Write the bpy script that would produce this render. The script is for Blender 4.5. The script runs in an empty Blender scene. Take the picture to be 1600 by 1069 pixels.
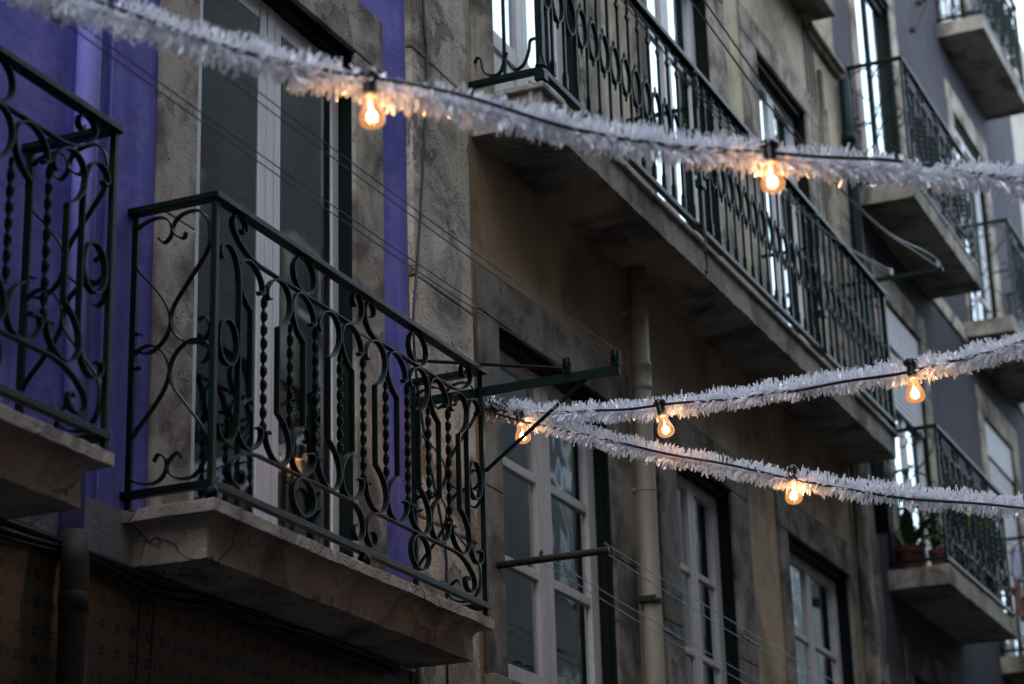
import bpy, math, random
from mathutils import Vector, Matrix
from mathutils.noise import noise as _nz
def noise_at(p): return _nz(Vector(p))
R = math.radians
rnd = random.Random(7)
S = bpy.context.scene
COL = S.collection

# ------------------------------------------------------------------ materials
def new_mat(name):
    m = bpy.data.materials.new(name); m.use_nodes = True
    nt = m.node_tree; nt.nodes.clear()
    out = nt.nodes.new('ShaderNodeOutputMaterial')
    return m, nt, out
def N(nt, t, **kw):
    n = nt.nodes.new('ShaderNode' + t)
    for k, v in kw.items(): setattr(n, k, v)
    return n
def coords(nt, scale=(1, 1, 1)):
    tc = N(nt, 'TexCoord'); mp = N(nt, 'Mapping'); mp.inputs['Scale'].default_value = scale
    nt.links.new(tc.outputs['Object'], mp.inputs['Vector'])
    return mp.outputs['Vector']
def noise(nt, vec, scale, detail=4, rough=.55, dist=0):
    n = N(nt, 'TexNoise'); n.inputs['Scale'].default_value = scale
    n.inputs['Detail'].default_value = detail; n.inputs['Roughness'].default_value = rough
    n.inputs['Distortion'].default_value = dist
    nt.links.new(vec, n.inputs['Vector']); return n.outputs['Fac']
def ramp(nt, fac, a, b, ca=(0, 0, 0, 1), cb=(1, 1, 1, 1)):
    r = N(nt, 'ValToRGB'); e = r.color_ramp.elements
    e[0].position = a; e[0].color = ca; e[1].position = b; e[1].color = cb
    nt.links.new(fac, r.inputs['Fac']); return r.outputs['Color']
def mixc(nt, fac, a, b, typ='MIX'):
    m = N(nt, 'MixRGB', blend_type=typ)
    for s, v in ((m.inputs['Fac'], fac), (m.inputs['Color1'], a), (m.inputs['Color2'], b)):
        if hasattr(v, 'is_linked'): nt.links.new(v, s)
        elif isinstance(v, (int, float)): s.default_value = v
        else: s.default_value = (*v, 1)
    return m.outputs['Color']
def math_(nt, op, a, b=0.0):
    m = N(nt, 'Math', operation=op)
    for s, v in ((m.inputs[0], a), (m.inputs[1], b)):
        if hasattr(v, 'is_linked'): nt.links.new(v, s)
        else: s.default_value = v
    return m.outputs[0]
def bump(nt, h, strength=.4, dist=.01, prev=None):
    b = N(nt, 'Bump'); b.inputs['Strength'].default_value = strength; b.inputs['Distance'].default_value = dist
    nt.links.new(h, b.inputs['Height'])
    if prev is not None: nt.links.new(prev, b.inputs['Normal'])
    return b.outputs['Normal']
def principled(nt, out, col, rough=.6, normal=None, metallic=0, spec=.5, coat=0):
    p = N(nt, 'BsdfPrincipled')
    if hasattr(col, 'is_linked'): nt.links.new(col, p.inputs['Base Color'])
    else: p.inputs['Base Color'].default_value = (*col, 1)
    if hasattr(rough, 'is_linked'): nt.links.new(rough, p.inputs['Roughness'])
    else: p.inputs['Roughness'].default_value = rough
    p.inputs['Metallic'].default_value = metallic
    p.inputs['Specular IOR Level'].default_value = spec
    p.inputs['Coat Weight'].default_value = coat
    if normal is not None: nt.links.new(normal, p.inputs['Normal'])
    nt.links.new(p.outputs[0], out.inputs['Surface']); return p

def plaster(name, c1, c2, grime, gscale=1.2, glo=.5, ghi=.75, bscale=90, bstr=.5, bdist=.006, streak=.3, rough=.85, pits=0.0, cracks=0.0, stretch=(1, 1, 1), flake=.5):
    """rendered wall / stone: mottled colour, dark weathering patches, rain streaks, rough-cast relief"""
    m, nt, out = new_mat(name)
    v = coords(nt)
    a = noise(nt, v, 3.1, 6, .6)
    col = mixc(nt, ramp(nt, a, .35, .65), c1, c2)
    g = noise(nt, v, gscale, 8, .62, .6)
    col = mixc(nt, ramp(nt, g, glo, ghi), col, grime)
    vs = coords(nt, (9, 9, .55))
    st = noise(nt, vs, 1.0, 4, .6)
    col = mixc(nt, math_(nt, 'MULTIPLY', ramp(nt, st, .52, .66), streak), col, grime)
    pn = noise(nt, v, 2.6, 12, .68, .3)
    pk = ramp(nt, pn, .575, .605)
    col = mixc(nt, math_(nt, 'MULTIPLY', pk, flake), col, tuple(g_ * 1.25 for g_ in grime))
    pn2 = noise(nt, v, 10.5, 10, .7, .4)
    pk2 = ramp(nt, pn2, .60, .63)
    col = mixc(nt, math_(nt, 'MULTIPLY', pk2, flake * .7), col, tuple(g_ * .9 for g_ in grime))
    fine = noise(nt, coords(nt, stretch), bscale, 9, .7)
    h = math_(nt, 'SUBTRACT', fine, math_(nt, 'MULTIPLY', pk, flake * 1.6))
    if pits > 0:
        vo = N(nt, 'TexVoronoi'); vo.inputs['Scale'].default_value = 55
        nt.links.new(v, vo.inputs['Vector'])
        pit = ramp(nt, vo.outputs['Distance'], .05, .30)
        msk = ramp(nt, noise(nt, v, 9, 3), .5, .62)
        pm = math_(nt, 'MULTIPLY', math_(nt, 'SUBTRACT', 1.0, pit), math_(nt, 'MULTIPLY', msk, pits))
        col = mixc(nt, pm, col, tuple(c * .35 for c in grime))
        h = math_(nt, 'SUBTRACT', h, math_(nt, 'MULTIPLY', pm, 1.5))
    med = noise(nt, v, 14, 5, .6)
    if cracks > 0:
        dv = N(nt, 'TexNoise'); dv.inputs['Scale'].default_value = 5; dv.inputs['Detail'].default_value = 5
        nt.links.new(v, dv.inputs['Vector'])
        ad = N(nt, 'MixRGB', blend_type='ADD'); ad.inputs['Fac'].default_value = .35
        nt.links.new(v, ad.inputs['Color1']); nt.links.new(dv.outputs['Color'], ad.inputs['Color2'])
        vo2 = N(nt, 'TexVoronoi', feature='DISTANCE_TO_EDGE'); vo2.inputs['Scale'].default_value = 3.2
        nt.links.new(ad.outputs['Color'], vo2.inputs['Vector'])
        cr = math_(nt, 'SUBTRACT', 1.0, ramp(nt, vo2.outputs['Distance'], .004, .02))
        cm = math_(nt, 'MULTIPLY', cr, math_(nt, 'MULTIPLY', ramp(nt, noise(nt, v, 2.4, 5), .46, .60), cracks))
        col = mixc(nt, math_(nt, 'MULTIPLY', cm, .6), col, (.035, .028, .023))
        h = math_(nt, 'SUBTRACT', h, math_(nt, 'MULTIPLY', cm, 2.0))
    nrm = bump(nt, h, bstr, bdist)
    nrm = bump(nt, med, .35, .02, nrm)
    principled(nt, out, col, rough, nrm, spec=.25)
    return m

M = {}
M['purple'] = plaster('lilac_render', (.155, .145, .52), (.235, .213, .62), (.07, .068, .28), 1.3, .45, .72, 95, .55, .008, .5, .9, stretch=(1, 1, 1.6), flake=.22, cracks=.12)
M['purple_pipe'] = plaster('lilac_paint', (.23, .23, .66), (.27, .27, .72), (.17, .16, .50), 2, .55, .8, 60, .25, .004, .2, .7)
M['grey_band'] = plaster('grey_roughcast', (.34, .34, .36), (.42, .42, .44), (.22, .22, .23), 2, .5, .8, 75, 1.0, .016, .2, .95, pits=.3)
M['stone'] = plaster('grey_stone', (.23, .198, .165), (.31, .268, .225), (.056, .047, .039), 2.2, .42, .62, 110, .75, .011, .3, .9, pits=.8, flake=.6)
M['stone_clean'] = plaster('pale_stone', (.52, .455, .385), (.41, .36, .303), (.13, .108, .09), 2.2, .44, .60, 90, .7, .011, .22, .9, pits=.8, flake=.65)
M['quoin'] = plaster('worn_limestone', (.68, .60, .505), (.54, .475, .395), (.17, .142, .117), 2.4, .46, .62, 60, .85, .018, .22, .95, pits=1.0, cracks=.2, flake=.75)
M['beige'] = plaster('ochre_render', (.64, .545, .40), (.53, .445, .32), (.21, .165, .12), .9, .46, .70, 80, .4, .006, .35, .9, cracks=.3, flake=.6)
M['slab'] = plaster('weathered_concrete', (.50, .44, .385), (.40, .345, .297), (.15, .126, .105), 3, .48, .70, 70, .9, .014, .2, .9, pits=.5, cracks=.9)
M['slab_pale'] = plaster('pale_concrete', (.37, .335, .29), (.29, .262, .222), (.095, .083, .068), 2.6, .45, .66, 85, .7, .011, .3, .9, pits=.8, cracks=.4, flake=.6)
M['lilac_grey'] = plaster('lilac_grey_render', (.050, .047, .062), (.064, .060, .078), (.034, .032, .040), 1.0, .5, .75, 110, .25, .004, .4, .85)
M['cream'] = plaster('cream_render', (.50, .46, .40), (.44, .40, .35), (.28, .25, .21), 1.0, .5, .75, 110, .25, .004, .3, .85)
M['opposite'] = plaster('opposite_render', (.12, .11, .10), (.10, .092, .084), (.055, .05, .046), .8, .5, .75, 60, .3, .005, .4, .85)
M['beige_shaded'] = plaster('shaded_grimy_ochre', (.47, .34, .22), (.38, .272, .172), (.16, .112, .072), 1.1, .46, .66, 80, .6, .010, .3, .9, cracks=.3, pits=.3, flake=.42)  # ochre render again, browned by painted-in shade and bulb warmth besides grime
M['asphalt'] = plaster('cobbles', (.050, .048, .046), (.064, .061, .058), (.03, .03, .03), 2, .5, .75, 30, .6, .02, 0, .8)
M['room'] = plaster('dim_room', (.10, .09, .08), (.08, .075, .07), (.05, .045, .04), 1, .5, .8, 40, .1, .002, 0, .9)

def iron_mat(name, base, worn, rough=.36):
    m, nt, out = new_mat(name)
    v = coords(nt)
    a = noise(nt, v, 45, 5, .65)
    col = mixc(nt, ramp(nt, a, .66, .71), base, worn)
    b = noise(nt, v, 260, 3, .6)
    rg = math_(nt, 'ADD', math_(nt, 'MULTIPLY', a, .3), rough - .15)
    principled(nt, out, col, rg, bump(nt, b, .6, .0024, bump(nt, a, .45, .004)), spec=.085)
    return m
M['iron'] = iron_mat('green_black_iron', (.0022, .0075, .0070), (.03, .04, .04), .33)
M['iron_green'] = iron_mat('green_painted_iron', (.0022, .0115, .0090), (.03, .04, .038), .33)
M['green_wood'] = iron_mat('dark_green_woodwork', (.003, .0072, .0072), (.05, .055, .055), .45)
M['pipe_green'] = iron_mat('dark_green_pipe', (.006, .016, .016), (.02, .03, .03), .35)
M['tube'] = iron_mat('dull_steel_tube', (.028, .027, .025), (.09, .075, .06), .5)

def paint_mat(name, c, dirt, rough=.45, peel=.0):
    m, nt, out = new_mat(name)
    v = coords(nt)
    a = noise(nt, coords(nt, (6, 6, .8)), 2.2, 5, .6)
    col = mixc(nt, math_(nt, 'MULTIPLY', ramp(nt, a, .42, .75), .6), c, dirt)
    b = noise(nt, coords(nt, (40, 40, 3)), 3, 4, .6)
    if peel > 0:
        p = ramp(nt, noise(nt, coords(nt, (14, 14, 5)), 3, 6, .7), .60, .66)
        col = mixc(nt, math_(nt, 'MULTIPLY', p, peel), col, (.17, .12, .085))
    principled(nt, out, col, rough, bump(nt, b, .25, .003), spec=.45)
    return m
M['white'] = paint_mat('white_upvc', (.68, .66, .70), (.54, .52, .54), .35)
M['white_wood'] = paint_mat('old_white_paint', (.58, .53, .52), (.36, .32, .30), .5, .55)
M['white_door'] = paint_mat('white_door_paint', (.66, .64, .66), (.48, .46, .47), .45, .1)
M['blind'] = paint_mat('roller_blind', (.58, .58, .60), (.45, .45, .47), .6)
M['blind_dark'] = paint_mat('dim_roller_blind', (.40, .375, .335), (.30, .28, .25), .7)
M['drain'] = paint_mat('cream_drainpipe', (.29, .258, .20), (.16, .132, .10), .55, .18)

def plain(name, c, rough=.6, spec=.4, bs=0, bstr=.3):
    m, nt, out = new_mat(name)
    nrm = None
    v = coords(nt); a = noise(nt, v, bs or 20, 4)
    col = mixc(nt, ramp(nt, a, .35, .7), c, tuple(x * .72 for x in c))
    if bs: nrm = bump(nt, a, bstr, .004)
    principled(nt, out, col, rough, nrm, spec=spec); return m
M['cable'] = plain('black_rubber', (.008, .007, .011), .5, .4, 120)
M['wire'] = plain('dark_wire', (.012, .012, .014), .5, .4)
M['steel_wire'] = plain('grey_clothesline', (.30, .31, .33), .45, .5)
M['socket'] = plain('black_bakelite', (.006, .005, .006), .38, .5)
M['brass'] = plain('screw_base', (.45, .40, .30), .35, .6)
M['curtain'] = plain('net_curtain', (.46, .45, .43), .9, .1, 4, .1)
M['brown_pipe'] = plain('dull_brown_pipe', (.034, .027, .022), .6, .25, 30)
M['curtain_dim'] = plain('dim_curtain', (.07, .068, .066), .9, .1, 4, .1)
M['curtain_pale'] = plain('pale_net_curtain', (.36, .37, .39), .9, .1, 4, .1)
M['curtain_warm'] = plain('warm_curtain', (.30, .245, .20), .9, .1, 4, .1)
M['terracotta'] = plain('red_pot', (.105, .022, .017), .5, .4, 30)
M['leaf'] = plain('leaf_green', (.075, .15, .022), .45, .4, 12)
M['leaf_dark'] = plain('dark_leaf', (.045, .10, .02), .5, .4, 12)
M['leaf_lime'] = plain('lime_leaf', (.24, .36, .06), .5, .3, 12)
M['cloth_white'] = plain('pale_cloth', (.46, .48, .60), .9, .1, 9)
M['cloth_pink'] = plain('dusty_pink_cloth', (.30, .16, .14), .9, .1, 9)
M['cloth_mauve'] = plain('mauve_cloth', (.10, .08, .10), .9, .1, 9)

def glass_mat(name, tint, wav, gain=1.0):
    m, nt, out = new_mat(name)
    v = coords(nt)
    nrm = bump(nt, noise(nt, v, 2.2, 2), wav, .02)
    fr = N(nt, 'Fresnel'); fr.inputs['IOR'].default_value = 1.55
    nt.links.new(nrm, fr.inputs['Normal'])
    dirt = noise(nt, coords(nt, (5, 5, 1.2)), 3, 6, .7)
    gl = N(nt, 'BsdfGlossy'); gl.inputs['Roughness'].default_value = .03
    gl.inputs['Color'].default_value = (.80, .94, 1, 1); nt.links.new(nrm, gl.inputs['Normal'])
    tr = N(nt, 'BsdfTransparent'); tr.inputs['Color'].default_value = (*tint, 1)
    df = N(nt, 'BsdfDiffuse'); df.inputs['Color'].default_value = (.25, .25, .26, 1)
    m1 = N(nt, 'MixShader'); nt.links.new(math_(nt, 'MULTIPLY', ramp(nt, dirt, .45, .8), .12), m1.inputs[0])
    nt.links.new(tr.outputs[0], m1.inputs[1]); nt.links.new(df.outputs[0], m1.inputs[2])
    m2 = N(nt, 'MixShader'); nt.links.new(math_(nt, 'MINIMUM', math_(nt, 'MULTIPLY', fr.outputs[0], gain * 3.6), 1.0), m2.inputs[0])
    nt.links.new(m1.outputs[0], m2.inputs[1]); nt.links.new(gl.outputs[0], m2.inputs[2])
    nt.links.new(m2.outputs[0], out.inputs['Surface'])
    return m
M['glass'] = glass_mat('window_glass', (.78, .78, .77), .07)
M['glass_old'] = glass_mat('old_window_glass', (.70, .74, .76), .14)

def tile_mat():
    m, nt, out = new_mat('azulejo_tiles')
    tc = N(nt, 'TexCoord'); sp = N(nt, 'SeparateXYZ'); nt.links.new(tc.outputs['Object'], sp.inputs[0])
    P = .0885
    def fr(o, off=0): return math_(nt, 'FRACT', math_(nt, 'ADD', math_(nt, 'DIVIDE', o, P), off))
    u = math_(nt, 'ABSOLUTE', math_(nt, 'SUBTRACT', fr(sp.outputs[0], 10.25), .5))
    w = math_(nt, 'ABSOLUTE', math_(nt, 'SUBTRACT', fr(sp.outputs[2], 10.35), .5))
    def band(x, a, b): return math_(nt, 'MULTIPLY', math_(nt, 'GREATER_THAN', x, a), math_(nt, 'LESS_THAN', x, b))
    sq = math_(nt, 'MULTIPLY', band(u, .025, .165), band(w, .03, .19))
    d = math_(nt, 'ABSOLUTE', math_(nt, 'SUBTRACT', math_(nt, 'ADD', u, w), .52))
    line = math_(nt, 'MULTIPLY', math_(nt, 'LESS_THAN', d, .02), math_(nt, 'GREATER_THAN', u, .12))
    gu = math_(nt, 'ABSOLUTE', math_(nt, 'SUBTRACT', math_(nt, 'FRACT', math_(nt, 'ADD', math_(nt, 'DIVIDE', sp.outputs[0], 2 * P), 10.12)), .5))
    gw = math_(nt, 'ABSOLUTE', math_(nt, 'SUBTRACT', math_(nt, 'FRACT', math_(nt, 'ADD', math_(nt, 'DIVIDE', sp.outputs[2], 2 * P), 10.43)), .5))
    gr = math_(nt, 'MAXIMUM', math_(nt, 'GREATER_THAN', gu, .492), math_(nt, 'GREATER_THAN', gw, .492))
    v = coords(nt); nz = noise(nt, v, 6, 5)
    base = mixc(nt, ramp(nt, nz, .3, .7), (.105, .086, .064), (.080, .066, .049))
    c = mixc(nt, math_(nt, 'MULTIPLY', line, .8), base, (.012, .010, .011))
    c = mixc(nt, sq, c, (.008, .010, .040))
    c = mixc(nt, math_(nt, 'MULTIPLY', gr, .8), c, (.016, .012, .009))
    b = bump(nt, noise(nt, v, 110, 2), .3, .0015)
    b = bump(nt, math_(nt, 'SUBTRACT', 1.0, gr), .4, .002, b)
    principled(nt, out, c, .24, b, spec=.22); return m
M['tile'] = tile_mat()

def tinsel_mat():
    m, nt, out = new_mat('white_tinsel_foil')
    v = coords(nt); a = noise(nt, v, 40, 2)
    col = mixc(nt, ramp(nt, a, .35, .65), (.90, .90, .93), (.82, .85, .91))
    d = N(nt, 'BsdfDiffuse'); nt.links.new(col, d.inputs['Color'])
    t = N(nt, 'BsdfTranslucent'); nt.links.new(col, t.inputs['Color'])
    g = N(nt, 'BsdfGlossy'); g.inputs['Roughness'].default_value = .14; g.inputs['Color'].default_value = (.95, .93, 1, 1)
    m1 = N(nt, 'MixShader'); m1.inputs[0].default_value = .5
    nt.links.new(d.outputs[0], m1.inputs[1]); nt.links.new(t.outputs[0], m1.inputs[2])
    m2 = N(nt, 'MixShader'); m2.inputs[0].default_value = .10
    nt.links.new(m1.outputs[0], m2.inputs[1]); nt.links.new(g.outputs[0], m2.inputs[2])
    nt.links.new(m2.outputs[0], out.inputs['Surface']); return m
M['tinsel'] = tinsel_mat()
M['tinsel_green'] = plain('green_tinsel_foil', (.02, .07, .05), .4, .5)

def emit(name, col, s):
    m, nt, out = new_mat(name)
    e = N(nt, 'Emission'); e.inputs[0].default_value = (*col, 1); e.inputs[1].default_value = s
    nt.links.new(e.outputs[0], out.inputs['Surface']); return m
BULB = 200.0
M['filament'] = emit('glowing_filament', (1.0, .50, .20), BULB)
def bulb_mat():
    m, nt, out = new_mat('bulb_glass')
    lw = N(nt, 'LayerWeight'); lw.inputs['Blend'].default_value = .35
    tr = N(nt, 'BsdfTransparent'); tr.inputs[0].default_value = (1, .97, .92, 1)
    gl = N(nt, 'BsdfGlossy'); gl.inputs['Roughness'].default_value = .05
    em = N(nt, 'Emission'); em.inputs[0].default_value = (1.0, .40, .125, 1); em.inputs[1].default_value = .72
    a = N(nt, 'MixShader'); nt.links.new(math_(nt, 'ADD', .52, math_(nt, 'MULTIPLY', lw.outputs['Facing'], .42)), a.inputs[0])
    nt.links.new(tr.outputs[0], a.inputs[1]); nt.links.new(em.outputs[0], a.inputs[2])
    b = N(nt, 'MixShader'); nt.links.new(math_(nt, 'MULTIPLY', lw.outputs['Fresnel'], .5), b.inputs[0])
    nt.links.new(a.outputs[0], b.inputs[1]); nt.links.new(gl.outputs[0], b.inputs[2])
    nt.links.new(b.outputs[0], out.inputs['Surface']); return m
M['bulb'] = bulb_mat()

# ------------------------------------------------------------------ mesh helpers
class MB:
    def __init__(s): s.v = []; s.f = []; s.m = []
    def add(s, vs, fs, mi=0):
        o = len(s.v); s.v += [tuple(p) for p in vs]
        s.f += [tuple(i + o for i in f) for f in fs]; s.m += [mi] * len(fs)
    def box(s, x0, x1, y0, y1, z0, z1, mi=0, skip=''):
        vs = [(x, y, z) for z in (z0, z1) for y in (y0, y1) for x in (x0, x1)]
        F = {'b': (0, 2, 3, 1), 't': (4, 5, 7, 6), 'f': (0, 1, 5, 4), 'k': (2, 6, 7, 3), 'l': (0, 4, 6, 2), 'r': (1, 3, 7, 5)}
        s.add(vs, [F[k] for k in F if k not in skip], mi)
    def tube(s, pts, r, n=8, mi=0, closed=False):
        P = [Vector(p) for p in pts]; k = len(P); up = None; vs = []; fs = []
        for i in range(k):
            if closed: t = P[(i + 1) % k] - P[i - 1]
            else: t = P[min(i + 1, k - 1)] - P[max(i - 1, 0)]
            t.normalize()
            if up is None:
                up = Vector((0, 0, 1)) if abs(t.z) < .9 else Vector((0, 1, 0))
            a = t.cross(up).normalized(); up = a.cross(t).normalized()
            rr = r[i] if isinstance(r, (list, tuple)) else r
            for j in range(n):
                an = 2 * math.pi * j / n
                vs.append(P[i] + (a * math.cos(an) + up * math.sin(an)) * rr)
        rng = k if closed else k - 1
        for i in range(rng):
            for j in range(n):
                a = i * n + j; b = i * n + (j + 1) % n; i2 = (i + 1) % k
                fs.append((a, b, i2 * n + (j + 1) % n, i2 * n + j))
        if not closed:
            fs.append(tuple(range(n))[::-1]); fs.append(tuple((k - 1) * n + j for j in range(n)))
        s.add(vs, fs, mi)
    def strap(s, pts, d0, d1, t, fn, sub=4, closed=False, mi=0):
        """flat iron strap following the curve pts (a,h); t thick in the curve's plane, from depth d0 to d1"""
        C = crv(pts, sub, closed); k = len(C); vs = []; fs = []
        for i in range(k):
            if closed: p, q = C[i - 1], C[(i + 1) % k]
            else: p, q = C[max(i - 1, 0)], C[min(i + 1, k - 1)]
            tx, ty = q[0] - p[0], q[1] - p[1]; l = math.hypot(tx, ty) or 1
            nx, ny = -ty / l * t / 2, tx / l * t / 2; a, h = C[i]
            vs += [fn(a + nx, h + ny, d0), fn(a - nx, h - ny, d0), fn(a - nx, h - ny, d1), fn(a + nx, h + ny, d1)]
        for i in range(k if closed else k - 1):
            i2 = (i + 1) % k
            for j in range(4):
                fs.append((i * 4 + j, i * 4 + (j + 1) % 4, i2 * 4 + (j + 1) % 4, i2 * 4 + j))
        if not closed: fs += [(3, 2, 1, 0), tuple((k - 1) * 4 + j for j in range(4))]
        s.add(vs, fs, mi)
    def twist(s, cx, cy, h0, h1, a, b, pitch=.048, per=6):
        n = max(2, int((h1 - h0) / pitch * per)); vs = []; fs = []
        for i in range(n + 1):
            h = h0 + (h1 - h0) * i / n
            an = math.pi * (h - h0) / pitch
            e = min(1, (h - h0) / .03, (h1 - h) / .03); aa = a * (.55 + .45 * max(0, e))
            c, si = math.cos(an), math.sin(an)
            for (u, w) in ((aa, b), (-aa, b), (-aa, -b), (aa, -b)):
                vs.append((cx + u * c - w * si, cy + u * si + w * c, h))
        for i in range(n):
            for j in range(4):
                fs.append((i * 4 + j, i * 4 + (j + 1) % 4, i * 4 + 4 + (j + 1) % 4, i * 4 + 4 + j))
        fs += [(3, 2, 1, 0), tuple(n * 4 + j for j in range(4))]
        s.add(vs, fs)
    def lathe(s, prof, cx, cy, cz, n=20, mi=0):
        vs = []; fs = []
        for (r, z) in prof:
            for j in range(n):
                an = 2 * math.pi * j / n
                vs.append((cx + r * math.cos(an), cy + r * math.sin(an), cz + z))
        for i in range(len(prof) - 1):
            for j in range(n):
                fs.append((i * n + j, i * n + (j + 1) % n, (i + 1) * n + (j + 1) % n, (i + 1) * n + j))
        s.add(vs, fs, mi)
    def prism(s, poly, z0, z1, mi=0, fn=lambda x, y, z: (x, y, z)):
        n = len(poly)
        vs = [fn(x, y, z0) for x, y in poly] + [fn(x, y, z1) for x, y in poly]
        fs = [tuple(range(n))[::-1], tuple(range(n, 2 * n))] + [(i, (i + 1) % n, n + (i + 1) % n, n + i) for i in range(n)]
        s.add(vs, fs, mi)
    def build(s, name, mats, parent=None, loc=(0, 0, 0), smooth=False, bevel=0):
        me = bpy.data.meshes.new(name); me.from_pydata(s.v, [], s.f)
        for m in (mats if isinstance(mats, (list, tuple)) else [mats]): me.materials.append(m)
        me.polygons.foreach_set('material_index', s.m)
        if smooth: me.polygons.foreach_set('use_smooth', [True] * len(s.f))
        me.update()
        o = bpy.data.objects.new(name, me); COL.objects.link(o); o.location = loc
        if parent is not None: o.parent = parent
        if bevel:
            b = o.modifiers.new('edge_wear', 'BEVEL'); b.width = bevel; b.segments = 2; b.limit_method = 'ANGLE'
        return o
def crv(pts, sub=4, closed=False):
    """Catmull-Rom through 2-D or 3-D points"""
    n = len(pts); out = []
    if n < 3 and not closed: return list(pts)
    for i in range(n if closed else n - 1):
        if closed: p = [pts[(i + j) % n] for j in (-1, 0, 1, 2)]
        else: p = [pts[max(i - 1, 0)], pts[i], pts[i + 1], pts[min(i + 2, n - 1)]]
        for k in range(sub):
            t = k / sub
            out.append(tuple(.5 * (2 * b + (c - a) * t + (2 * a - 5 * b + 4 * c - d) * t * t + (-a + 3 * b - 3 * c + d) * t ** 3)
                             for a, b, c, d in zip(*p)))
    if not closed: out.append(tuple(pts[-1]))
    return out
def thing(name, label, cat, loc=(0, 0, 0), group=None):
    o = bpy.data.objects.new(name, None); COL.objects.link(o); o.location = loc
    o.empty_display_size = .1
    return tag(o, label, cat, group)
def tag(o, label, cat, group=None, kind=None):
    if label: o['label'] = label
    if cat: o['category'] = cat
    if group: o['group'] = group
    if kind: o['kind'] = kind
    return o
def dup(root, loc, label, group=None):
    r = root.copy(); COL.objects.link(r); r.location = loc; r['label'] = label
    if group: r['group'] = group
    for ch in list(root.children):
        c = ch.copy(); COL.objects.link(c); c.parent = r
        for g in list(ch.children):
            d = g.copy(); COL.objects.link(d); d.parent = c
    return r

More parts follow.
